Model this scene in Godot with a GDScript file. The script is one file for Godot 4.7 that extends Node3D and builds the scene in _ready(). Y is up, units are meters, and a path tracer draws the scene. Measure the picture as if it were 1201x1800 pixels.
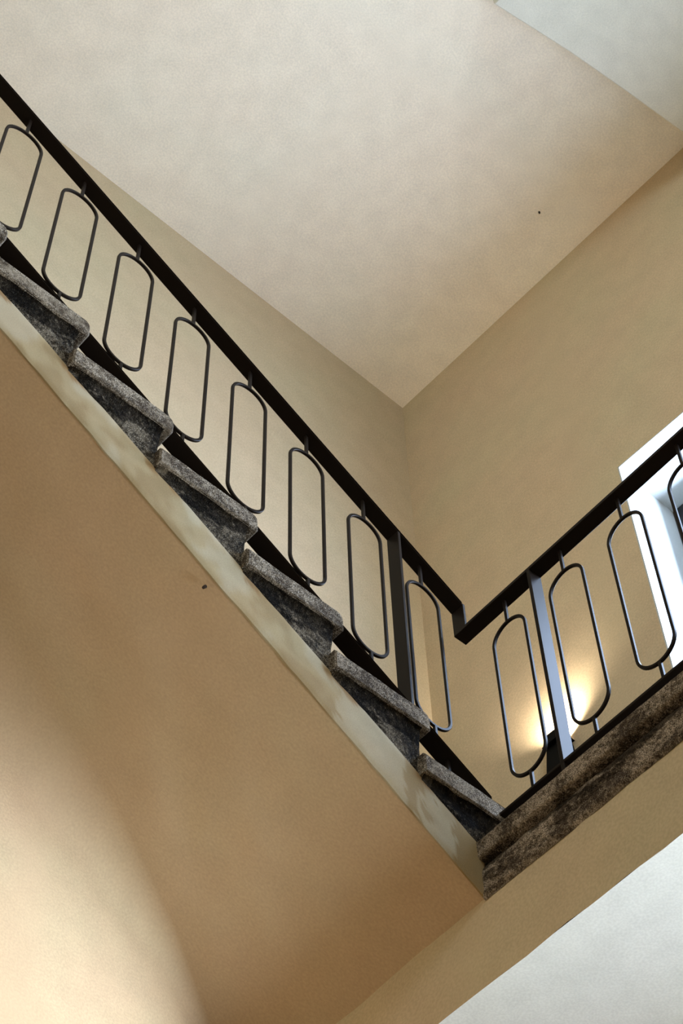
extends Node3D
# A stairwell seen from its floor: a stone flight climbs along the left wall, its landing runs along the right wall.
# Heights below are measured from the eye; EYE lifts them above the floor.
const EYE := 1.5
const ZW := -3.10            # face of the left wall
const ZS := -2.085           # open ends of the stone steps
const ZP := -2.107           # plaster side of the flight
const ZR := -2.1455          # middle of the flight's rail
const XR := 2.5407           # middle of the landing's rail
const YR := 4.2643           # underside of the landing's handrail
const DROP := 0.1085         # the flight's rail ends this much higher
const SLOPE := 0.5741
const RW := 0.0478           # width of the flat bars
const TREAD := 0.294
const RISE := 0.16964
const TURN := -0.02676       # the landing is a little out of square
const WALL_TURN := 0.01194   # so is the right wall
const LX := 2.44             # edge of the landing
const LTOP := 3.320
const SPACING := 0.2234

var M := {}
var used := {}
var rough_noise := FastNoiseLite.new()

func _ready() -> void:
	_camera()
	_light()
	_materials()
	_room()
	_window()
	_staircase()
	_landing()
	_balustrade()
	_sconce()
	_added_spotlight()
	_small_things()

# ------------------------------------------------------------------ camera, light
func _camera() -> void:
	var cam := Camera3D.new()
	cam.name = "camera"
	add_child(cam)
	cam.transform = Transform3D(Basis(Vector3(0.74303, -0.02116, 0.66893), Vector3(-0.54741, 0.55578, 0.62564), Vector3(-0.38502, -0.83105, 0.40138)).orthonormalized(), Vector3(0, EYE, 0))
	cam.fov = 31.058
	cam.near = 0.02
	cam.current = true

func _light() -> void:
	var we := WorldEnvironment.new()
	we.name = "environment"
	var e := Environment.new()
	e.background_mode = Environment.BG_SKY
	var sky := Sky.new()
	var sm := ProceduralSkyMaterial.new()
	sm.sky_top_color = Color(0.40, 0.56, 0.95)
	sm.sky_horizon_color = Color(0.72, 0.82, 0.98)
	sm.ground_bottom_color = Color(0.45, 0.43, 0.40)
	sm.ground_horizon_color = Color(0.60, 0.60, 0.60)
	sm.sky_energy_multiplier = 1.2
	sky.sky_material = sm
	e.sky = sky
	e.tonemap_mode = Environment.TONE_MAPPER_LINEAR
	e.tonemap_exposure = 1.0
	e.sdfgi_enabled = true
	e.ssao_enabled = true
	e.ssil_enabled = true
	we.environment = e
	add_child(we)
	# daylight in the landing window and in three unseen windows added for light
	daylight("landing_window_daylight", Vector3(3.66, 5.13, -1.0), Vector2(1.9, 1.55), Vector3(-1, 0, 0), Color(0.78, 0.87, 1.0), 19.5)
	daylight("added_upper_daylight", Vector3(3.66, 6.1, 1.35), Vector2(1.5, 1.5), Vector3(-1, 0, 0), Color(0.76, 0.87, 1.0), 2.0)
	daylight("added_lower_daylight", Vector3(3.62, 1.0, -0.35), Vector2(1.9, 1.6), Vector3(-1, 0, 0), Color(0.90, 0.955, 1.0), 19.5)
	daylight("added_high_daylight", Vector3(-0.2, 6.2, 2.56), Vector2(1.9, 1.5), Vector3(0, 0, -1), Color(0.82, 0.92, 1.0), 10.5)

func daylight(called: String, at: Vector3, size: Vector2, towards: Vector3, c: Color, energy: float) -> void:
	var l := AreaLight3D.new()
	l.name = called
	l.area_size = size
	l.light_color = c
	l.light_energy = energy
	l.area_range = 20.0
	l.area_attenuation = 2.0
	l.shadow_enabled = true
	add_child(l)
	l.position = at + Vector3(0, EYE, 0)
	l.basis = Basis.looking_at(towards, Vector3.UP)

# ------------------------------------------------------------------ materials
func noise_of(kind: int, freq: float, octaves: int, rseed: int) -> FastNoiseLite:
	var n := FastNoiseLite.new()
	n.noise_type = kind
	n.frequency = freq
	n.seed = rseed
	n.fractal_octaves = octaves
	n.fractal_type = FastNoiseLite.FRACTAL_FBM
	return n

func field(kind: int, freq: float, octaves: int, rseed: int, px: int) -> PackedByteArray:
	var im := noise_of(kind, freq, octaves, rseed).get_seamless_image(px, px)
	im.convert(Image.FORMAT_L8)
	return im.get_data()

func texture_from(px: int, data: PackedByteArray, format: int) -> ImageTexture:
	var im := Image.create_from_data(px, px, false, format, data)
	return ImageTexture.create_from_image(im)

func plaster(called: String, tones: Array, grain: float, blotch: float, rseed: int, metres: float) -> StandardMaterial3D:
	# limewash: large blotches of three neighbouring tones, small mottling, a fine sandy grain
	var px := 1024
	var a := field(FastNoiseLite.TYPE_SIMPLEX_SMOOTH, 3.2 / px, 4, rseed, px)
	var b := field(FastNoiseLite.TYPE_SIMPLEX_SMOOTH, 5.0 / px, 5, rseed + 7, px)
	var c := field(FastNoiseLite.TYPE_SIMPLEX_SMOOTH, 24.0 / px, 4, rseed + 13, px)
	var g := field(FastNoiseLite.TYPE_SIMPLEX, 0.33, 2, rseed + 19, px)
	var out := PackedByteArray()
	out.resize(px * px * 3)
	var t0: Color = tones[0]
	var t1: Color = tones[1]
	var t2: Color = tones[2]
	for i in px * px:
		var u := clampf((a[i] / 255.0 - 0.5) * blotch + 0.5, 0, 1)
		var v := clampf((b[i] / 255.0 - 0.5) * blotch + 0.5, 0, 1)
		var k := 1.0 + (c[i] / 255.0 - 0.5) * 0.05 + (g[i] / 255.0 - 0.5) * grain
		var col := t0.lerp(t1, u).lerp(t2, v * 0.6) * k
		out[i * 3] = clampi(int(col.r * 255.0), 0, 255)
		out[i * 3 + 1] = clampi(int(col.g * 255.0), 0, 255)
		out[i * 3 + 2] = clampi(int(col.b * 255.0), 0, 255)
	var m := StandardMaterial3D.new()
	m.resource_name = called
	m.albedo_texture = texture_from(px, out, Image.FORMAT_RGB8)
	var h := Image.create_from_data(px, px, false, Image.FORMAT_L8, c)
	h.bump_map_to_normal_map(1.2)
	m.normal_enabled = true
	m.normal_texture = ImageTexture.create_from_image(h)
	m.normal_scale = 0.10
	m.roughness = 0.92
	m.metallic_specular = 0.25
	m.uv1_triplanar = true
	m.uv1_world_triplanar = true
	m.uv1_scale = Vector3.ONE / metres
	return m

func stone(called: String, dark: Color, mid: Color, light: Color, speck: float, rseed: int) -> StandardMaterial3D:
	# dark volcanic stone: broad stains, middling patches, pale and black specks
	var px := 1024
	var a := field(FastNoiseLite.TYPE_SIMPLEX_SMOOTH, 6.0 / px, 4, rseed, px)
	var b := field(FastNoiseLite.TYPE_SIMPLEX, 40.0 / px, 4, rseed + 3, px)
	var g := field(FastNoiseLite.TYPE_SIMPLEX, 0.16, 2, rseed + 5, px)
	var s := field(FastNoiseLite.TYPE_CELLULAR, 0.06, 1, rseed + 9, px)
	var out := PackedByteArray()
	out.resize(px * px * 3)
	var bump := PackedByteArray()
	bump.resize(px * px)
	for i in px * px:
		var t := clampf((a[i] / 255.0 - 0.5) * 1.7 + (b[i] / 255.0 - 0.5) * 1.3 + 0.5, 0, 1)
		var col := dark.lerp(mid, t * 2.0) if t < 0.5 else mid.lerp(light, t * 2.0 - 1.0)
		var k := 1.0 + (g[i] / 255.0 - 0.5) * 0.75
		var f := g[i] / 255.0
		col = col * k
		if f > 0.74 and s[i] < 150:
			col = col.lerp(Color(0.80, 0.79, 0.76), speck * clampf((f - 0.74) * 6.0, 0, 1))
		elif f < 0.25:
			col = col.lerp(Color(0.05, 0.05, 0.05), 0.5)
		out[i * 3] = clampi(int(col.r * 255.0), 0, 255)
		out[i * 3 + 1] = clampi(int(col.g * 255.0), 0, 255)
		out[i * 3 + 2] = clampi(int(col.b * 255.0), 0, 255)
		bump[i] = clampi(int(b[i] * 0.6 + g[i] * 0.4), 0, 255)
	var m := StandardMaterial3D.new()
	m.resource_name = called
	m.albedo_texture = texture_from(px, out, Image.FORMAT_RGB8)
	var h := Image.create_from_data(px, px, false, Image.FORMAT_L8, bump)
	h.bump_map_to_normal_map(3.0)
	m.normal_enabled = true
	m.normal_texture = ImageTexture.create_from_image(h)
	m.normal_scale = 0.8
	m.roughness = 0.86
	m.metallic_specular = 0.12
	m.uv1_triplanar = true
	m.uv1_world_triplanar = true
	m.uv1_scale = Vector3.ONE / 0.9
	return m

func plain(called: String, c: Color, rough: float, spec := 0.5, metal := 0.0) -> StandardMaterial3D:
	var m := StandardMaterial3D.new()
	m.resource_name = called
	m.albedo_color = c
	m.roughness = rough
	m.metallic = metal
	m.metallic_specular = spec
	return m

func _materials() -> void:
	rough_noise = noise_of(FastNoiseLite.TYPE_SIMPLEX_SMOOTH, 14.0, 3, 5)
	M.wall = plaster("ochre limewash", [Color(0.75, 0.665, 0.535), Color(0.735, 0.675, 0.545), Color(0.755, 0.66, 0.54)], 0.11, 1.3, 11, 4.0)
	M.wall_right = plaster("ochre limewash of the right wall", [Color(0.825, 0.73, 0.59), Color(0.81, 0.74, 0.60), Color(0.835, 0.725, 0.595)], 0.11, 1.3, 12, 4.0)
	M.soffit = plaster("soffit limewash", [Color(0.735, 0.63, 0.495), Color(0.715, 0.64, 0.505), Color(0.745, 0.62, 0.495)], 0.12, 1.5, 31, 3.0)
	M.band = plaster("patched side plaster", [Color(0.67, 0.61, 0.495), Color(0.66, 0.615, 0.51), Color(0.67, 0.595, 0.48)], 0.11, 1.6, 47, 1.6)
	M.band.vertex_color_use_as_albedo = true
	M.ceiling = plaster("pale limewash", [Color(0.965, 0.905, 0.81), Color(0.955, 0.91, 0.82), Color(0.965, 0.895, 0.80)], 0.09, 1.4, 61, 4.0)
	M.white = plaster("white paint", [Color(0.89, 0.89, 0.88), Color(0.88, 0.89, 0.87), Color(0.90, 0.90, 0.88)], 0.08, 1.2, 71, 3.0)
	M.reveal = plaster("white window recess", [Color(0.78, 0.79, 0.78), Color(0.79, 0.79, 0.77), Color(0.77, 0.79, 0.78)], 0.05, 1.2, 79, 3.0)
	M.grey = plaster("grey white paint", [Color(0.83, 0.80, 0.725), Color(0.84, 0.81, 0.74), Color(0.82, 0.795, 0.715)], 0.08, 1.4, 75, 3.0)
	M.slab = stone("grey tread stone", Color(0.29, 0.25, 0.205), Color(0.44, 0.395, 0.335), Color(0.57, 0.52, 0.45), 0.9, 3)
	M.body = stone("dark stained stone", Color(0.13, 0.113, 0.09), Color(0.265, 0.235, 0.19), Color(0.42, 0.38, 0.32), 0.6, 17)
	M.edge = stone("brown landing stone", Color(0.24, 0.20, 0.16), Color(0.42, 0.37, 0.31), Color(0.58, 0.52, 0.45), 0.6, 23)
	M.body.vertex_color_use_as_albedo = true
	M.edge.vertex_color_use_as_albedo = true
	M.iron = plain("black painted iron", Color(0.135, 0.108, 0.088), 0.36, 0.15)
	M.frame = plain("dark window paint", Color(0.10, 0.10, 0.11), 0.5)
	M.floor = plaster("worn stone floor", [Color(0.42, 0.38, 0.33), Color(0.46, 0.42, 0.36), Color(0.40, 0.36, 0.32)], 0.2, 2.0, 83, 2.0)
	M.black = plain("black lamp housing", Color(0.03, 0.028, 0.026), 0.6, 0.2)
	var glass := StandardMaterial3D.new()
	glass.resource_name = "window glass"
	glass.transparency = BaseMaterial3D.TRANSPARENCY_ALPHA
	glass.albedo_color = Color(0.95, 0.98, 1.0, 0.06)
	glass.roughness = 0.0
	M.glass = glass
	var lamp := plain("lamp glow", Color(1, 0.95, 0.85), 0.5)
	lamp.emission_enabled = true
	lamp.emission = Color(1.0, 0.84, 0.62)
	lamp.emission_energy_multiplier = 2.0
	M.lamp = lamp
	M.rust = plain("rusty nail", Color(0.16, 0.11, 0.08), 0.8)

# ------------------------------------------------------------------ mesh helpers
func begin() -> SurfaceTool:
	var st := SurfaceTool.new()
	st.begin(Mesh.PRIMITIVE_TRIANGLES)
	return st

func tri(st: SurfaceTool, a: Vector3, b: Vector3, c: Vector3, na: Vector3, nb: Vector3, nc: Vector3, tint = null) -> void:
	# whichever way round the corners come, the front ends up on the side of the normals
	var flip := (b - a).cross(c - a).dot(na + nb + nc) > 0.0
	var order := [[a, na], [c, nc], [b, nb]] if flip else [[a, na], [b, nb], [c, nc]]
	for e in order:
		var p: Vector3 = e[0]
		if tint == null:
			st.set_color(Color.WHITE)
		else:
			var shade: Color = tint.call(p)
			st.set_color(shade)
		st.set_normal(e[1])
		st.add_vertex(p)

func quad(st: SurfaceTool, a: Vector3, b: Vector3, c: Vector3, d: Vector3, n: Vector3) -> void:
	tri(st, a, b, c, n, n, n)
	tri(st, a, c, d, n, n, n)

func box(st: SurfaceTool, lo: Vector3, hi: Vector3, ch := 0.0, t := Transform3D.IDENTITY) -> void:
	var p := PackedVector2Array([Vector2(lo.x, lo.y), Vector2(hi.x, lo.y), Vector2(hi.x, hi.y), Vector2(lo.x, hi.y)])
	extrude(st, p if ch <= 0.0 else chamfered(p, ch), lo.z, hi.z, ch, t)

func chamfered(p: PackedVector2Array, ch: float) -> PackedVector2Array:
	var q := PackedVector2Array()
	for i in p.size():
		var a := p[(i + p.size() - 1) % p.size()]
		var b := p[i]
		var c := p[(i + 1) % p.size()]
		q.append(b + (a - b).normalized() * ch)
		q.append(b + (c - b).normalized() * ch)
	return q

func inset(p: PackedVector2Array, d: float) -> PackedVector2Array:
	# corners moved inwards along their bisectors; p runs anticlockwise
	var q := PackedVector2Array()
	for i in p.size():
		var a := p[(i + p.size() - 1) % p.size()]
		var b := p[i]
		var c := p[(i + 1) % p.size()]
		var n1 := Vector2(-(b - a).y, (b - a).x).normalized()
		var n2 := Vector2(-(c - b).y, (c - b).x).normalized()
		var n := (n1 + n2).normalized()
		q.append(b + n * d / maxf(0.4, n.dot(n1)))
	return q

func extrude(st: SurfaceTool, poly: PackedVector2Array, z0: float, z1: float, ch := 0.0, t := Transform3D.IDENTITY) -> void:
	# a profile in x and y drawn out along z, its two ends chamfered by ch
	var p := poly
	var area := 0.0
	for i in p.size():
		area += p[i].cross(p[(i + 1) % p.size()])
	if area < 0.0:
		p.reverse()
	var small := inset(p, ch) if ch > 0.0 else p
	var rings := [[small, z0], [p, z0 + ch], [p, z1 - ch], [small, z1]] if ch > 0.0 else [[p, z0], [p, z1]]
	for r in rings.size() - 1:
		var A: PackedVector2Array = rings[r][0]
		var B: PackedVector2Array = rings[r + 1][0]
		var za: float = rings[r][1]
		var zb: float = rings[r + 1][1]
		for i in p.size():
			var j := (i + 1) % p.size()
			var e := p[j] - p[i]
			if e.length() < 1e-7:
				continue
			var n := Vector3(e.y, -e.x, 0).normalized()
			if ch > 0.0 and r != 1:
				n = (n + Vector3(0, 0, -1 if r == 0 else 1)).normalized()
			quad(st, t * Vector3(A[i].x, A[i].y, za), t * Vector3(A[j].x, A[j].y, za), t * Vector3(B[j].x, B[j].y, zb), t * Vector3(B[i].x, B[i].y, zb), t.basis * n)
	var cap := Geometry2D.triangulate_polygon(small)
	for i in range(0, cap.size(), 3):
		for e in [[z0, -1.0], [z1, 1.0]]:
			var n := t.basis * Vector3(0, 0, e[1])
			tri(st, t * Vector3(small[cap[i]].x, small[cap[i]].y, e[0]), t * Vector3(small[cap[i + 1]].x, small[cap[i + 1]].y, e[0]), t * Vector3(small[cap[i + 2]].x, small[cap[i + 2]].y, e[0]), n, n, n)

func sheet(st: SurfaceTool, f: Callable, nu: int, nv: int, hint: Vector3, tint = null) -> void:
	# a smooth surface f(u, v) whose front looks towards hint
	var P := []
	for i in nu + 1:
		var row := PackedVector3Array()
		for j in nv + 1:
			row.append(f.call(float(i) / nu, float(j) / nv))
		P.append(row)
	var N := []
	for i in nu + 1:
		var row := PackedVector3Array()
		for j in nv + 1:
			var du: Vector3 = P[mini(i + 1, nu)][j] - P[maxi(i - 1, 0)][j]
			var dv: Vector3 = P[i][mini(j + 1, nv)] - P[i][maxi(j - 1, 0)]
			var n := du.cross(dv).normalized()
			row.append(n if n.dot(hint) >= 0.0 else -n)
		N.append(row)
	for i in nu:
		for j in nv:
			tri(st, P[i][j], P[i + 1][j], P[i + 1][j + 1], N[i][j], N[i + 1][j], N[i + 1][j + 1], tint)
			tri(st, P[i][j], P[i + 1][j + 1], P[i][j + 1], N[i][j], N[i + 1][j + 1], N[i][j + 1], tint)

func numbered(called: String) -> String:
	if not used.has(called):
		used[called] = 0
		return called
	used[called] += 1
	return "%s_%03d" % [called, used[called]]

func part(called: String, st: SurfaceTool, m: Material, parent: Node = self) -> MeshInstance3D:
	var o := MeshInstance3D.new()
	o.name = numbered(called) if parent == self else called
	var mesh := st.commit()
	mesh.surface_set_material(0, m)
	o.mesh = mesh
	o.cast_shadow = GeometryInstance3D.SHADOW_CASTING_SETTING_ON
	parent.add_child(o, true)
	return o

func structure(called: String, st: SurfaceTool, m: Material, label: String, category: String) -> MeshInstance3D:
	var o := part(called, st, m)
	o.position.y = EYE
	o.set_meta("kind", "structure")
	o.set_meta("label", label)
	o.set_meta("category", category)
	return o

func thing(called: String, label: String, category: String, at: Vector3, turn := 0.0) -> Node3D:
	var o := Node3D.new()
	o.name = numbered(called)
	add_child(o)
	o.position = at + Vector3(0, EYE, 0)
	o.rotation.y = turn
	o.set_meta("label", label)
	o.set_meta("category", category)
	return o

# ------------------------------------------------------------------ the room
func wall_with_holes(st: SurfaceTool, a0: float, a1: float, y0: float, y1: float, thick: float, holes: Array, put: Callable) -> void:
	# a wall in (a, y, depth) with rectangular holes; put() turns a cell's corners into the world
	var A := [a0, a1]
	var Y := [y0, y1]
	for h in holes:
		A.append(h[0]); A.append(h[1]); Y.append(h[2]); Y.append(h[3])
	A.sort()
	Y.sort()
	var hole_at := func(a: float, y: float) -> bool:
		if a < a0 or a > a1 or y < y0 or y > y1:
			return true
		for h in holes:
			if a > h[0] and a < h[1] and y > h[2] and y < h[3]:
				return true
		return false
	for i in A.size() - 1:
		for j in Y.size() - 1:
			var al: float = A[i]; var ah: float = A[i + 1]; var yl: float = Y[j]; var yh: float = Y[j + 1]
			if ah - al < 1e-6 or yh - yl < 1e-6 or hole_at.call((al + ah) / 2, (yl + yh) / 2):
				continue
			var c := func(a: float, y: float, d: float) -> Vector3: return put.call(a, y, d)
			var n_in: Vector3 = (c.call(al, yl, 0.0) - c.call(al, yl, 1.0)).normalized()
			var n_a: Vector3 = (c.call(1.0, yl, 0.0) - c.call(0.0, yl, 0.0)).normalized()
			quad(st, c.call(al, yl, 0.0), c.call(ah, yl, 0.0), c.call(ah, yh, 0.0), c.call(al, yh, 0.0), n_in)
			quad(st, c.call(al, yl, thick), c.call(ah, yl, thick), c.call(ah, yh, thick), c.call(al, yh, thick), -n_in)
			if hole_at.call(al - 1e-4, (yl + yh) / 2):
				quad(st, c.call(al, yl, 0.0), c.call(al, yl, thick), c.call(al, yh, thick), c.call(al, yh, 0.0), -n_a)
			if hole_at.call(ah + 1e-4, (yl + yh) / 2):
				quad(st, c.call(ah, yl, 0.0), c.call(ah, yl, thick), c.call(ah, yh, thick), c.call(ah, yh, 0.0), n_a)
			if hole_at.call((al + ah) / 2, yl - 1e-4):
				quad(st, c.call(al, yl, 0.0), c.call(ah, yl, 0.0), c.call(ah, yl, thick), c.call(al, yl, thick), Vector3.DOWN)
			if hole_at.call((al + ah) / 2, yh + 1e-4):
				quad(st, c.call(al, yh, 0.0), c.call(ah, yh, 0.0), c.call(ah, yh, thick), c.call(al, yh, thick), Vector3.UP)

func right_x(z: float) -> float:
	return 3.4143 + tan(WALL_TURN) * (z - ZW)

func _room() -> void:
	var put_right := func(a: float, y: float, d: float) -> Vector3: return Vector3(right_x(a) + d, y, a)
	var st := begin()
	box(st, Vector3(-2.3, -1.8, ZW - 0.4), Vector3(4.0, 8.2, ZW))
	structure("wall_left", st, M.wall, "ochre limewashed wall behind the stone flight", "wall")
	st = begin()
	wall_with_holes(st, ZW, 2.9, -1.8, 8.2, 0.5, [[-2.03, 0.03, 4.30, 5.97], [-1.35, 0.65, 0.15, 1.85], [0.55, 2.15, 5.3, 6.9]], put_right)
	structure("wall_right", st, M.wall_right, "ochre wall behind the landing, pierced by the white window recess", "wall")
	st = begin()
	wall_with_holes(st, -2.3, 4.0, -1.8, 8.2, 0.4, [[-1.2, 0.8, 5.4, 7.0]], func(a, y, d): return Vector3(a, y, 2.4 + d))
	structure("wall_front", st, M.wall, "ochre wall behind the viewer on the far side of the stairwell", "wall")
	st = begin()
	box(st, Vector3(-2.3, -1.8, ZW), Vector3(-1.9, 8.2, 2.4))
	structure("wall_back", st, M.wall, "ochre wall at the head of the flight", "wall")
	st = begin()
	box(st, Vector3(-1.9, -1.8, ZW), Vector3(3.9, -1.5, 2.4))
	structure("floor", st, M.floor, "worn stone floor at the foot of the stairwell", "floor")
	st = begin()
	box(st, Vector3(-2.3, 7.7674, ZW - 0.4), Vector3(4.0, 8.2, 2.8))
	structure("ceiling", st, M.ceiling, "cream limewashed ceiling above the flight", "ceiling")
	# the white upper landing that hangs a little below the ceiling
	st = begin()
	extrude(st, PackedVector2Array([Vector2(2.262, 1.327), Vector2(2.640, 1.262), Vector2(2.95, 1.222), Vector2(3.45, 1.165), Vector2(3.45, -2.4), Vector2(2.262, -2.4)]), 7.517, 7.77, 0.004, Transform3D(Basis(Vector3.RIGHT, Vector3(0, 0, -1), Vector3.UP), Vector3.ZERO))
	structure("ceiling", st, M.grey, "greyish white painted underside hanging below the cream ceiling in the corner", "ceiling")

func _window() -> void:  # the last three are unseen, added as openings for extra daylight
	window("window_1", "deep white window recess with a dark frame above the landing", Vector3(right_x(-1.0), 4.30, -1.0), WALL_TURN, 2.06, 1.67)
	window("window_2", "unseen window added in the right wall under the landing to light its underside", Vector3(right_x(-0.35), 0.15, -0.35), WALL_TURN, 2.0, 1.70)
	window("window_3", "unseen high window added in the right wall for light on the ceiling", Vector3(right_x(1.35), 5.30, 1.35), WALL_TURN, 1.6, 1.60)
	window("window_4", "unseen high window added behind the viewer to brighten the right wall", Vector3(-0.2, 5.40, 2.4), -PI / 2, 2.0, 1.60)

func window(called: String, label: String, at: Vector3, turn: float, wide: float, h: float) -> void:
	# a deep white recess, a dark frame with two mullions and six panes
	var w := Node3D.new()
	w.name = called
	add_child(w)
	w.position = at + Vector3(0, EYE, 0)
	w.rotation.y = turn
	w.set_meta("kind", "structure")
	w.set_meta("label", label)
	w.set_meta("category", "window")
	var hz := wide / 2
	var st := begin()
	box(st, Vector3(0.001, 0, -hz), Vector3(0.38, h, -hz + 0.006))
	box(st, Vector3(0.001, 0, hz - 0.006), Vector3(0.38, h, hz))
	box(st, Vector3(0.001, h - 0.006, -hz), Vector3(0.38, h, hz))
	box(st, Vector3(-0.03, 0, -hz), Vector3(0.38, 0.02, hz), 0.003)
	part("reveal", st, M.reveal, w)
	st = begin()
	var xf := 0.31
	var m := hz * 0.316
	for s in [[-hz + 0.006, -hz + 0.07], [-m - 0.035, -m + 0.035], [m - 0.035, m + 0.035], [hz - 0.07, hz - 0.006]]:
		box(st, Vector3(xf, 0.02, s[0]), Vector3(xf + 0.06, h - 0.006, s[1]), 0.004)
	for s in [[0.02, 0.09], [0.95, 1.0], [h - 0.07, h - 0.006]]:
		box(st, Vector3(xf + 0.002, s[0], -hz + 0.01), Vector3(xf + 0.058, s[1], hz - 0.01), 0.004)
	part("window_frame", st, M.frame, w)
	for s in [[-hz + 0.06, -m - 0.025], [-m + 0.025, m - 0.025], [m + 0.025, hz - 0.06]]:
		for v in [[0.08, 0.96], [0.99, h - 0.06]]:
			st = begin()
			box(st, Vector3(xf + 0.028, v[0], s[0]), Vector3(xf + 0.032, v[1], s[1]))
			part("pane", st, M.glass, w)

# ------------------------------------------------------------------ the flight
func nosing(k: int) -> float:
	return 1.1134 + TREAD * k

func tread_top(k: int) -> float:
	return 4.3388 - RISE * k

func band_top(x: float) -> float:
	return 4.7314 - 0.577 * x

func band_foot(x: float) -> float:
	return 4.5825 - 0.59 * x

func rough(p: Vector3, much: float) -> Vector3:
	return p + Vector3(rough_noise.get_noise_3dv(p), rough_noise.get_noise_3dv(p + Vector3(31, 0, 0)), rough_noise.get_noise_3dv(p + Vector3(0, 57, 0))) * much

func step_slab(k: int) -> SurfaceTool:
	# a tread slab with a rounded nosing; its open end is slightly worn
	var st := begin()
	var x1 := nosing(k)
	var x0 := nosing(k - 1) - 0.034
	var y1 := tread_top(k)
	var y0 := y1 - 0.068
	var P := PackedVector2Array()
	for i in 9:
		P.append(Vector2(lerpf(x0, x1 - 0.012, i / 8.0), y0))
	for i in 4:
		var a := lerpf(-PI / 2, 0, i / 3.0)
		P.append(Vector2(x1 - 0.010 + 0.010 * cos(a), y0 + 0.010 + 0.010 * sin(a)))
	for i in 6:
		var a := lerpf(0, PI / 2, i / 5.0)
		P.append(Vector2(x1 - 0.026 + 0.026 * cos(a), y1 - 0.026 + 0.026 * sin(a)))
	for i in range(1, 9):
		P.append(Vector2(lerpf(x1 - 0.026, x0, i / 8.0), y1))
	P.append(Vector2(x0, lerpf(y1, y0, 0.5)))
	var small := inset(P, 0.005)
	var rings := [[small, ZS], [P, ZS - 0.005], [P, ZS - 0.06], [P, -2.4], [P, ZW]]
	var R := []
	for r in rings:
		var q := PackedVector3Array()
		var poly: PackedVector2Array = r[0]
		for v in poly:
			q.append(rough(Vector3(v.x, v.y, r[1]), 0.0016 if r[1] > -2.3 else 0.0))
		R.append(q)
	for r in R.size() - 1:
		for i in P.size():
			var j := (i + 1) % P.size()
			var n: Vector3 = (R[r][j] - R[r][i]).cross(R[r + 1][i] - R[r][i]).normalized()
			var e := P[j] - P[i]
			if n.dot(Vector3(e.y, -e.x, 0)) < 0.0:
				n = -n
			quad(st, R[r][i], R[r][j], R[r + 1][j], R[r + 1][i], n)
	var cap := Geometry2D.triangulate_polygon(small)
	for i in range(0, cap.size(), 3):
		tri(st, R[0][cap[i]], R[0][cap[i + 1]], R[0][cap[i + 2]], Vector3.BACK, Vector3.BACK, Vector3.BACK)
	return st

func step_tint(p: Vector3) -> Color:
	# ragged near-black tint close below each slab, scattered dark patches, untinted stone between
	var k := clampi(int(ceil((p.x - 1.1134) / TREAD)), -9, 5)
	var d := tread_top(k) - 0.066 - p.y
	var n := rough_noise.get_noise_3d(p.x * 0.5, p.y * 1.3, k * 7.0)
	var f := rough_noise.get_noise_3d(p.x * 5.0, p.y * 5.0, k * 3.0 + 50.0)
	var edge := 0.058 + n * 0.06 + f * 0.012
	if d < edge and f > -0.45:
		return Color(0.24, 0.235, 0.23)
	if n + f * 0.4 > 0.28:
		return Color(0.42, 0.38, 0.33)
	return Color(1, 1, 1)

func landing_tint(p: Vector3) -> Color:  # ragged dark tint along the line below the slab edge, plus scattered patches
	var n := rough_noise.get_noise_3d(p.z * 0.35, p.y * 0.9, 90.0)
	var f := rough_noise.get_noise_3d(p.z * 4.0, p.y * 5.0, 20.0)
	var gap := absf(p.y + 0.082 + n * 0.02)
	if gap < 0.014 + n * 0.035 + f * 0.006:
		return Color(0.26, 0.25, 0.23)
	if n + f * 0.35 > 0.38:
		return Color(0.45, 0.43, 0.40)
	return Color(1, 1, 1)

func step_body(k: int) -> SurfaceTool:
	# the wedge below a slab: a hollow under the slab, a rough face down to the plaster
	var st := begin()
	var x0 := nosing(k - 1) - 0.03
	var x1 := nosing(k) - 0.028
	var y1 := tread_top(k) - 0.066
	var front := func(u: float, v: float) -> Vector3:
		var x := lerpf(x0, x1, u)
		var foot := (band_top(x) if k < 5 else maxf(band_top(x), LTOP)) - 0.022
		var h := maxf(y1 - foot, 0.004)
		var d := v * h
		var hollow := minf(0.055, h * 0.75)
		var inward := 0.0
		if d < hollow:
			var a := d / hollow
			inward = 0.003 + 0.019 * sqrt(1.0 - (1.0 - a) * (1.0 - a))
		else:
			inward = 0.022 + 0.008 * (d - hollow) / maxf(0.02, h - hollow)
		var p := Vector3(x, y1 - d, ZS - inward)
		var q := rough(p, 0.0045 * (1.0 - 0.6 * v))
		return Vector3(x + (q.x - p.x) * 0.5, p.y + (q.y - p.y) * v, minf(q.z, ZS - 0.002))
	sheet(st, front, 64, 34, Vector3.BACK, step_tint)
	var riser := func(u: float, v: float) -> Vector3:
		var p: Vector3 = front.call(1.0, v)
		return Vector3(p.x, p.y, lerpf(p.z, ZW, u))
	sheet(st, riser, 2, 34, Vector3.RIGHT, step_tint)
	return st

func along(t: Array, x: float) -> float:
	# smooth interpolation in a table of [x, value]
	if x <= t[0][0]:
		return t[0][1]
	for i in t.size() - 1:
		if x < t[i + 1][0]:
			return lerpf(t[i][1], t[i + 1][1], (x - t[i][0]) / (t[i + 1][0] - t[i][0]))
	return t[-1][1]

func cove(x: float) -> float:
	# radius of the rounded join of soffit and lower wall, smaller towards the foot of the flight
	return along([[1.2, 0.20], [1.6, 0.16], [1.8, 0.13], [2.0, 0.09], [2.2, 0.05], [2.35, 0.03]], x)

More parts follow.
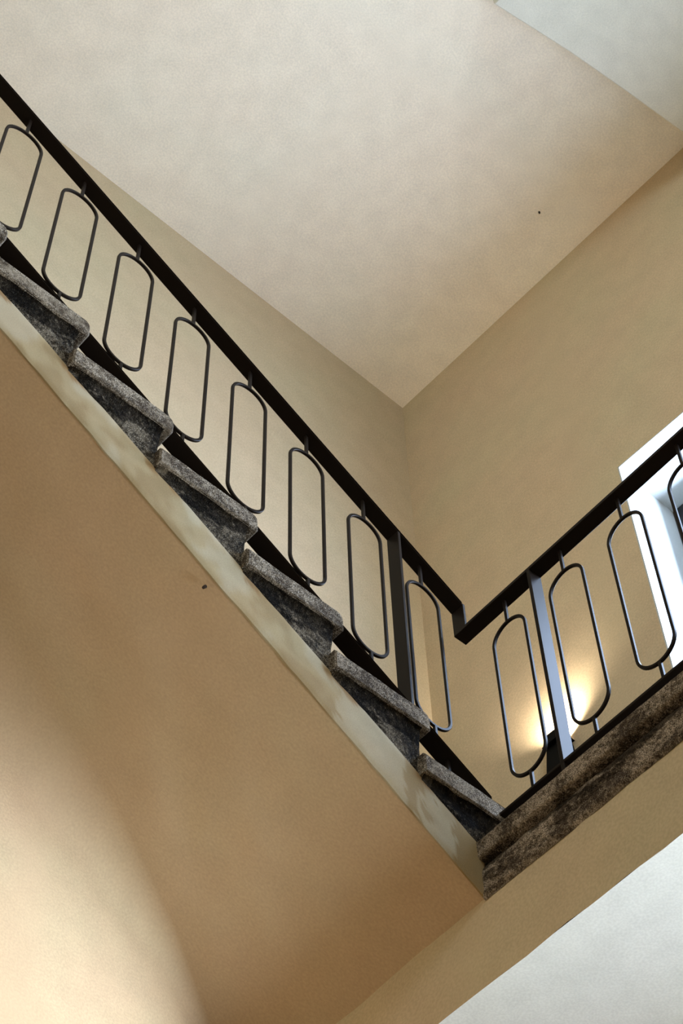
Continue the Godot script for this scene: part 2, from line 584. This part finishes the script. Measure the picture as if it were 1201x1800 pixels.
func lower_wall(x: float) -> float:
	# face of the thicker wall under the flight; it falls back towards the landing
	return along([[1.2, -2.83], [1.6, -2.855], [1.8, -2.880], [1.95, -2.899], [2.1, -2.925], [2.25, -2.975], [2.4, -3.035], [2.5, -3.075], [2.6, -3.09]], x)

func band_tint(p: Vector3) -> Color:
	# pale repairs, rusty stains that seep out below the joints of the steps, bare ochre near the landing
	var n := rough_noise.get_noise_2d(p.x * 0.9, p.y * 0.9)
	var m := rough_noise.get_noise_2d(p.x * 0.25 + 40.0, p.y * 0.25)
	var pale := Color(1, 1, 1)
	var tan := Color(0.74, 0.65, 0.51)
	var c := Color(0.90, 0.84, 0.72).lerp(pale, smoothstep(0.0, 0.3, m + n * 0.25)).lerp(tan, smoothstep(0.05, 0.35, -m + n * 0.25))
	if p.x > 1.98 + n * 0.05 and p.x < 2.20 + n * 0.02:
		c = pale.lerp(c, 0.25)
	elif p.x >= 2.20 + n * 0.02 and p.x < 2.26 + n * 0.06:
		c = tan
	elif p.x >= 2.26 + n * 0.06 and p.x < 2.36 + n * 0.04:
		c = c.lerp(pale, 0.5)
	elif p.x >= 2.36 + n * 0.04:
		c = Color(0.70, 0.59, 0.43)
	for k in range(-2, 6):
		var d := Vector2(p.x - nosing(k - 1) - 0.02, (p.y - band_top(nosing(k - 1) + 0.02)) * 1.1)
		d = d.rotated(0.52)
		var r := Vector2(d.x / 0.085, d.y / 0.038).length() + n * 0.9
		c = c.lerp(Color(0.62, 0.43, 0.26), 0.85 * (1.0 - smoothstep(0.45, 1.05, r)))
	return c

func _staircase() -> void:
	var base := Vector3(LX, LTOP, ZP)
	var s := thing("staircase", "flight of worn dark stone steps with an ochre plaster soffit climbing along the left wall", "staircase", base)
	for k in range(-9, 6):
		var o := part("stone_step", step_slab(k), M.slab, s)
		o.position = -base
		part("step_body", step_body(k), M.body, o)
	var st := begin()
	# plaster side of the flight, its two long edges a little rounded and uneven
	var face := func(u: float, v: float) -> Vector3:
		var x := lerpf(-1.9, LX + 0.02, u)
		var hi := band_top(x)
		var lo := band_foot(x)
		var w := rough_noise.get_noise_2d(x * 0.12, v * 0.04) * 0.003
		var y := lerpf(hi, lo, v)
		var z := ZP + w - 0.004 * pow(absf(v * 2.0 - 1.0), 8.0)
		return Vector3(x, y + rough_noise.get_noise_2d(x * 0.6, 9.0) * 0.005 * v, z)
	sheet(st, face, 420, 16, Vector3.BACK, band_tint)
	var top := func(u: float, v: float) -> Vector3:
		var p: Vector3 = face.call(u, 0.0)
		return Vector3(p.x, p.y, lerpf(p.z, ZP - 0.12, v))
	sheet(st, top, 110, 1, Vector3.UP, band_tint)
	var lip := func(u: float, v: float) -> Vector3:
		var p: Vector3 = face.call(u, 1.0)
		return Vector3(p.x, p.y, lerpf(p.z, ZP - 0.009, v))
	sheet(st, lip, 110, 1, Vector3.DOWN, band_tint)
	var o := part("side_band", st, M.band, s)
	o.position = -base
	o.set_meta("label", "pale patched plaster band")
	st = begin()
	var under := func(u: float, v: float) -> Vector3:
		var x := lerpf(-1.9, LX + 0.03, u)
		var r := cove(x)
		var zw := lower_wall(x)
		var y := band_foot(x)
		var z0 := ZP - 0.004
		if v < 0.5:
			var z := lerpf(z0, zw + r, v * 2.0)
			var p: Vector3 = face.call(clampf((x + 1.9) / (LX + 0.02 + 1.9), 0, 1), 1.0)
			var w := rough_noise.get_noise_2d(x * 0.22, z * 0.22) * 0.008 * minf(1.0, v * 6.0) * (1.0 - smoothstep(0.4, 0.5, v)) + 0.003 * (1.0 - smoothstep(0.0, 0.3, v))
			return Vector3(x, lerpf(p.y, y, minf(1.0, v * 10.0)) + w, lerpf(p.z, z, minf(1.0, v * 20.0)) if v < 0.05 else z)
		var a := (v - 0.5) * PI
		return Vector3(x, y - r * (1.0 - cos(a)), zw + r - r * sin(a))
	sheet(st, under, 110, 48, Vector3(-0.5, -0.85, 0.3))
	o = part("soffit", st, M.soffit, s)
	o.position = -base
	st = begin()
	var below := func(u: float, v: float) -> Vector3:
		var x := lerpf(-1.9, LX + 0.16, u)
		var head := band_foot(minf(x, LX + 0.03)) - cove(x) + 0.002
		return Vector3(x, lerpf(head, -1.5, v), lower_wall(x))
	sheet(st, below, 110, 8, Vector3.BACK)
	structure("wall_left", st, M.soffit, "ochre wall under the stone flight, brightly lit at the lower left", "wall")

# ------------------------------------------------------------------ the landing
func in_landing(x: float, y: float, along: float) -> Vector3:
	# along runs down the landing's edge from the middle of the flight's rail
	var c := cos(TURN)
	var s := sin(TURN)
	return Vector3(XR + c * (x - XR) + s * along, y, ZR - s * (x - XR) + c * along)

func _landing() -> void:
	var base := Vector3(XR, LTOP, ZR)
	var l := thing("stair_landing", "landing with a thick brown stone edge over an ochre fascia and a white underside", "landing", base, TURN)
	var far := 4.4
	var near := -0.93
	# local axes: x across, y up from the landing's top, z along its edge
	var st := begin()
	var ex := LX - XR
	var prof := func(v: float) -> Vector2:      # rounded edge, from top to underside
		if v < 0.3:
			var a := lerpf(PI / 2, PI, v / 0.3)
			return Vector2(ex + 0.014 + 0.014 * cos(a), -0.014 + 0.014 * sin(a))
		if v < 0.7:
			return Vector2(ex, lerpf(-0.014, -0.055, (v - 0.3) / 0.4))
		var a := lerpf(PI, PI * 1.5, (v - 0.7) / 0.3)
		return Vector2(ex + 0.010 + 0.010 * cos(a), -0.055 + 0.010 * sin(a))
	var slab := func(u: float, v: float) -> Vector3:
		var p: Vector2 = prof.call(v)
		return rough(Vector3(p.x, p.y, lerpf(near, far, u)), 0.0012)
	sheet(st, slab, 420, 14, Vector3.LEFT)
	quad(st, Vector3(ex + 0.014, 0, near), Vector3(0.95, 0, near), Vector3(0.95, 0, far), Vector3(ex + 0.014, 0, far), Vector3.UP)
	quad(st, Vector3(ex + 0.010, -0.065, near), Vector3(ex + 0.08, -0.065, near), Vector3(ex + 0.08, -0.065, far), Vector3(ex + 0.010, -0.065, far), Vector3.DOWN)
	part("edge_slab", st, M.edge, l)
	st = begin()
	var block := func(u: float, v: float) -> Vector3:
		var y := lerpf(-0.062, -0.192, v)
		var inward := 0.010 + 0.024 * pow(maxf(0.0, 1.0 - v / 0.42), 2.0) - 0.004 * v
		if v > 0.9:
			inward += (v - 0.9) * 0.08
		var p := Vector3(ex + inward, y, lerpf(0.034, far, u))
		var q := rough(p, 0.0030)
		return Vector3(maxf(q.x, ex + 0.004), p.y + (q.y - p.y) * minf(v * 3.0, 1.0) * 0.8, p.z)
	sheet(st, block, 520, 26, Vector3.LEFT, landing_tint)
	part("edge_block", st, M.edge, l)
	st = begin()
	var fascia := func(u: float, v: float) -> Vector3:
		var y := lerpf(-0.15, LTOP * -1.0 + 2.884, v)
		var z := lerpf(near, far, u)
		return Vector3(ex + 0.016 + rough_noise.get_noise_2d(z * 0.3, y * 0.3) * 0.003, y + rough_noise.get_noise_2d(z * 0.25, 40.0) * 0.006 * v, z)
	sheet(st, fascia, 160, 8, Vector3.LEFT)
	part("fascia", st, M.wall, l)
	st = begin()
	var under := func(u: float, v: float) -> Vector3:
		var e: Vector3 = fascia.call(u, 1.0)
		var x := lerpf(e.x, 0.93, v)
		var y := lerpf(e.y, 2.884 - LTOP, minf(1.0, v * 12.0))
		return Vector3(x, y - (0.004 if x > 0.345 else 0.0), e.z)
	sheet(st, under, 60, 60, Vector3.DOWN)
	part("underside", st, M.white, l)

# ------------------------------------------------------------------ the balustrade
func rail_y(x: float) -> float:
	return YR + DROP - SLOPE * (x - (XR - RW / 2))

func stadium(half: float, height: float) -> Array:
	# points, tangents of a closed upright stadium whose top is the origin
	var out := []
	var n := 20
	var yb := -height + half
	for i in n + 1:
		var a := PI * i / n
		out.append([Vector2(half * cos(a), -half + half * sin(a)), Vector2(cos(a), sin(a))])
	for i in n + 1:
		var a := PI + PI * i / n
		out.append([Vector2(half * cos(a), yb + half * sin(a)), Vector2(cos(a), sin(a))])
	return out

func loop_mesh() -> SurfaceTool:
	var st := begin()
	var r := 0.0045
	var c := 0.0012
	var sec := [Vector2(r, -r + c), Vector2(r, r - c), Vector2(r - c, r), Vector2(-r + c, r), Vector2(-r, r - c), Vector2(-r, -r + c), Vector2(-r + c, -r), Vector2(r - c, -r)]
	var path := stadium(0.0675 - r, 0.6375 - r * 2.0)
	for i in path.size():
		var A: Array = path[i]
		var B: Array = path[(i + 1) % path.size()]
		for k in sec.size():
			var s0: Vector2 = sec[k]
			var s1: Vector2 = sec[(k + 1) % sec.size()]
			var e := s1 - s0
			var n2 := Vector2(e.y, -e.x).normalized()
			var q := []
			var n := []
			for p in [A, B]:
				var at: Vector2 = p[0]
				var o: Vector2 = p[1]
				for s in [s0, s1]:
					q.append(Vector3(at.x + o.x * s.x, at.y - r + o.y * s.x, s.y))
				n.append(Vector3(o.x * n2.x, o.y * n2.x, n2.y))
			tri(st, q[0], q[1], q[3], n[0], n[0], n[1])
			tri(st, q[0], q[3], q[2], n[0], n[1], n[1])
	return st

func pin_mesh(y0: float, y1: float) -> SurfaceTool:
	var st := begin()
	var r := 0.0048
	box(st, Vector3(-r, y0, -r), Vector3(r, y1, r), 0.001)
	return st

func _balustrade() -> void:
	var base := Vector3(XR, LTOP, ZR)
	var b := thing("stair_balustrade", "black iron balustrade of upright oblong loops between flat rails on stairs and landing", "balustrade", base)
	var t := 0.010
	var D := 0.818
	var hw := RW / 2
	var xe := XR - hw
	# flight: handrail and foot bar follow the slope
	for e in [["handrail", 0.0, xe, 0.013, hw], ["foot_bar", -D, 2.535, 0.010, 0.026]]:
		var st := begin()
		var xa := -1.9
		var off: float = e[1]
		var xb: float = e[2]
		var th: float = e[3]
		extrude(st, chamfered(PackedVector2Array([Vector2(xa, rail_y(xa) + off), Vector2(xb, rail_y(xb) + off), Vector2(xb, rail_y(xb) + off + th), Vector2(xa, rail_y(xa) + off + th)]), 0.0012), -e[4], e[4], 0.0015)
		var o := part(e[0], st, M.iron, b)
		o.position = Vector3(0, 0, ZR) - base
	# plate that joins the two handrails
	var st := begin()
	box(st, Vector3(xe, YR + 0.001, -hw), Vector3(xe + t, YR + DROP + 0.008, hw), 0.0012)
	var pl := part("joining_plate", st, M.iron, b)
	pl.position = Vector3(0, 0, ZR) - base
	# landing: a turned frame whose z runs along the edge
	var turn := Basis(Vector3.UP, TURN)
	for e in [["handrail", 0.0, 0.013, -hw, hw], ["foot_bar", -0.822, 0.010, 0.012, hw]]:
		st = begin()
		var off: float = e[1]
		var th: float = e[2]
		box(st, Vector3(-float(e[4]), YR + off, e[3]), Vector3(float(e[4]), YR + off + th, 4.2), 0.0013)
		var o := part(e[0], st, M.iron, b)
		o.transform = Transform3D(turn, Vector3(XR, 0, ZR) - base)
	# posts
	st = begin()
	box(st, Vector3(2.263, tread_top(4) - 0.005, -hw), Vector3(2.274, rail_y(2.2685) + 0.002, hw), 0.0012)
	var po := part("post", st, M.iron, b)
	po.position = Vector3(0, 0, ZR) - base
	st = begin()
	box(st, Vector3(-hw, LTOP - 0.002, 0.281), Vector3(hw, YR + 0.004, 0.293), 0.0012)
	po = part("post", st, M.iron, b)
	po.transform = Transform3D(turn, Vector3(XR, 0, ZR) - base)
	# short studs under the flight's foot bar
	for x in [0.666, 1.548, 2.407]:
		var k := int(ceil((x - 1.1134) / TREAD))
		st = begin()
		box(st, Vector3(x - 0.005, tread_top(k) - 0.004, -0.005), Vector3(x + 0.005, rail_y(x) - D + 0.005, 0.005), 0.001)
		var o := part("stud", st, M.iron, b)
		o.position = Vector3(0, 0, ZR) - base
	# loops, each with a pin above and below
	var loop := loop_mesh().commit()
	loop.surface_set_material(0, M.iron)
	var up := pin_mesh(-0.004, 0.098).commit()
	up.surface_set_material(0, M.iron)
	var down := pin_mesh(-0.6375 - 0.082, -0.634).commit()
	down.surface_set_material(0, M.iron)
	var spots := []
	for k in range(-9, 8):
		var x := 0.80648 + k * SPACING
		spots.append(Transform3D(Basis.IDENTITY, Vector3(x, rail_y(x) - 0.0935, ZR)))
	for k in 12:
		var at := Vector3(XR, YR - 0.0935, ZR) + turn * Vector3(0, 0, (-1.98017 - ZR) + k * 0.22885)
		spots.append(Transform3D(turn * Basis(Vector3.UP, -PI / 2), at))
	for s in spots:
		var o := MeshInstance3D.new()
		o.name = "baluster_loop"
		o.mesh = loop
		b.add_child(o, true)
		o.transform = Transform3D(s.basis, s.origin - base)
		for m in [up, down]:
			var p := MeshInstance3D.new()
			p.name = "pin"
			p.mesh = m
			o.add_child(p, true)

# ------------------------------------------------------------------ lamp and small things
func tube(st: SurfaceTool, path: Array, radii: Array, n := 20) -> void:
	# a turned body: points along an axis with a radius at each
	var axis: Vector3 = (path[-1] - path[0]).normalized()
	var u := axis.cross(Vector3.UP if absf(axis.y) < 0.9 else Vector3.RIGHT).normalized()
	var v := axis.cross(u)
	for k in path.size() - 1:
		for i in n:
			var d0 := u * cos(TAU * i / n) + v * sin(TAU * i / n)
			var d1 := u * cos(TAU * (i + 1) / n) + v * sin(TAU * (i + 1) / n)
			var p0: Vector3 = path[k]
			var p1: Vector3 = path[k + 1]
			var r0: float = radii[k]
			var r1: float = radii[k + 1]
			var lean := axis * (r0 - r1) / maxf((p1 - p0).length(), 1e-5)
			if r0 > 0.0:
				tri(st, p0 + d0 * r0, p0 + d1 * r0, p1 + d1 * r1, d0 + lean, d1 + lean, d1 + lean)
			if r1 > 0.0:
				tri(st, p0 + d0 * r0, p1 + d1 * r1, p1 + d0 * r1, d0 + lean, d1 + lean, d0 + lean)

func _added_spotlight() -> void:
	# unseen spotlight added under the landing's edge to brighten the wall below
	var at := Vector3(2.50, 2.884, -1.25)
	var s := thing("added_spotlight", "small black spotlight, unseen and added under the landing edge to brighten the wall below", "spotlight", at)
	var head := Vector3(-0.02, -0.12, 0)
	var aim := (Vector3(1.60, 2.78, -2.9) - at - head).normalized()
	var st := begin()
	tube(st, [Vector3(0, -0.018, 0), Vector3(0, -0.018, 0), Vector3(0, 0, 0)], [0.0, 0.035, 0.038])
	tube(st, [Vector3(0, -0.018, 0), head], [0.007, 0.007], 10)
	part("bracket", st, M.black, s)
	st = begin()
	tube(st, [head - aim * 0.05, head - aim * 0.05, head - aim * 0.04, head + aim * 0.05], [0.0, 0.024, 0.031, 0.033])
	tube(st, [head + aim * 0.05, head + aim * 0.03], [0.031, 0.029])
	part("lamp_head", st, M.black, s)
	st = begin()
	tube(st, [head + aim * 0.031, head + aim * 0.032], [0.029, 0.0])
	part("lens", st, M.lamp, s)
	var l := SpotLight3D.new()
	l.name = "added_spot_beam"
	l.light_color = Color(0.83, 0.905, 1.0)
	l.light_energy = 6.4
	l.light_size = 0.026
	l.spot_angle = 30.0
	l.spot_angle_attenuation = 1.0
	l.spot_range = 12.0
	l.spot_attenuation = 2.0
	l.shadow_enabled = true
	s.add_child(l)
	l.position = head + aim * 0.055
	l.basis = Basis.looking_at(aim, Vector3.UP)

func _sconce() -> void:
	uplighter("small black uplighter on the right wall behind the landing post", Vector3(right_x(-2.515), 4.60, -2.515), WALL_TURN, 0.026, 1.5)

func uplighter(label: String, at: Vector3, turn: float, off: float, energy: float) -> void:
	# a shallow black uplighter: its front leans out from the wall towards the bottom
	var s := thing("wall_sconce", label, "wall lamp", at, turn)
	var st := begin()
	var top := 0.228
	var hx := 0.040
	var a := [Vector3(-0.034, top, -hx), Vector3(-0.034, top, hx), Vector3(-0.060, 0, hx + 0.010), Vector3(-0.060, 0, -hx - 0.010)]
	var w := [Vector3(0, top - 0.10, -hx), Vector3(0, top - 0.10, hx), Vector3(0, 0, hx + 0.010), Vector3(0, 0, -hx - 0.010)]
	var inn := Vector3(0.004, 0, 0)
	quad(st, a[0], a[1], a[2], a[3], Vector3(-1, -0.1, 0).normalized())
	quad(st, a[0] + inn, a[1] + inn, a[2] + inn, a[3] + inn, Vector3(1, 0.1, 0).normalized())
	for e in [[1, 2, 1.0], [0, 3, -1.0]]:
		quad(st, a[e[0]], a[e[1]], w[e[1]], w[e[0]], Vector3(0, 0, e[2]))
		var d := Vector3(0, 0, -0.004 * float(e[2]))
		quad(st, a[e[0]] + d, a[e[1]] + d, w[e[1]] + d, w[e[0]] + d, Vector3(0, 0, -float(e[2])))
		quad(st, a[e[0]], w[e[0]], w[e[0]] + d, a[e[0]] + d, Vector3.UP)
	quad(st, a[0], a[1], a[1] + inn, a[0] + inn, Vector3.UP)
	quad(st, a[2], a[3], w[3], w[2], Vector3.DOWN)
	quad(st, a[2] + Vector3(0, 0.15, 0), a[3] + Vector3(0, 0.15, 0), w[3] + Vector3(0, 0.15, 0), w[2] + Vector3(0, 0.15, 0), Vector3.UP)
	part("housing", st, M.black, s)
	st = begin()
	box(st, Vector3(-0.030, top - 0.077, -0.028), Vector3(-0.004, top - 0.070, 0.028), 0.001)
	part("light_strip", st, M.lamp, s)
	var l := SpotLight3D.new()
	l.name = "sconce_light"
	l.light_color = Color(1.0, 0.96, 0.89)
	l.light_energy = energy
	l.light_size = 0.012
	l.spot_angle = 70.0
	l.spot_angle_attenuation = 1.0
	l.spot_range = 12.0
	l.spot_attenuation = 2.0
	l.shadow_enabled = true
	s.add_child(l)
	l.position = Vector3(-off, top - 0.045, 0.020)
	l.basis = Basis.looking_at(Vector3(0.05, 1, 0), Vector3.BACK)

func _small_things() -> void:
	for e in [[Vector3(3.1744, 7.7674, -1.9246), "tiny dark nail stub in the cream ceiling", Vector3.DOWN], [Vector3(1.581, 3.6365, ZP - 0.03), "tiny dark nail stub at the edge of the sloping soffit", Vector3(-0.5, -0.86, 0)]]:
		var st := begin()
		var d: Vector3 = e[2]
		var side := d.cross(Vector3.BACK).normalized()
		var other := d.cross(side)
		for i in 8:
			var a := TAU * i / 8.0
			var b := TAU * (i + 1) / 8.0
			var p := (side * cos(a) + other * sin(a)) * 0.005
			var q := (side * cos(b) + other * sin(b)) * 0.005
			quad(st, p, q, q * 0.8 + d * 0.012, p * 0.8 + d * 0.012, (p + q).normalized())
			tri(st, p * 0.8 + d * 0.012, q * 0.8 + d * 0.012, d * 0.013, d, d, d)
		var o := part("nail", st, M.rust)
		o.position = e[0] + Vector3(0, EYE, 0)
		o.set_meta("label", e[1])
		o.set_meta("category", "nail")
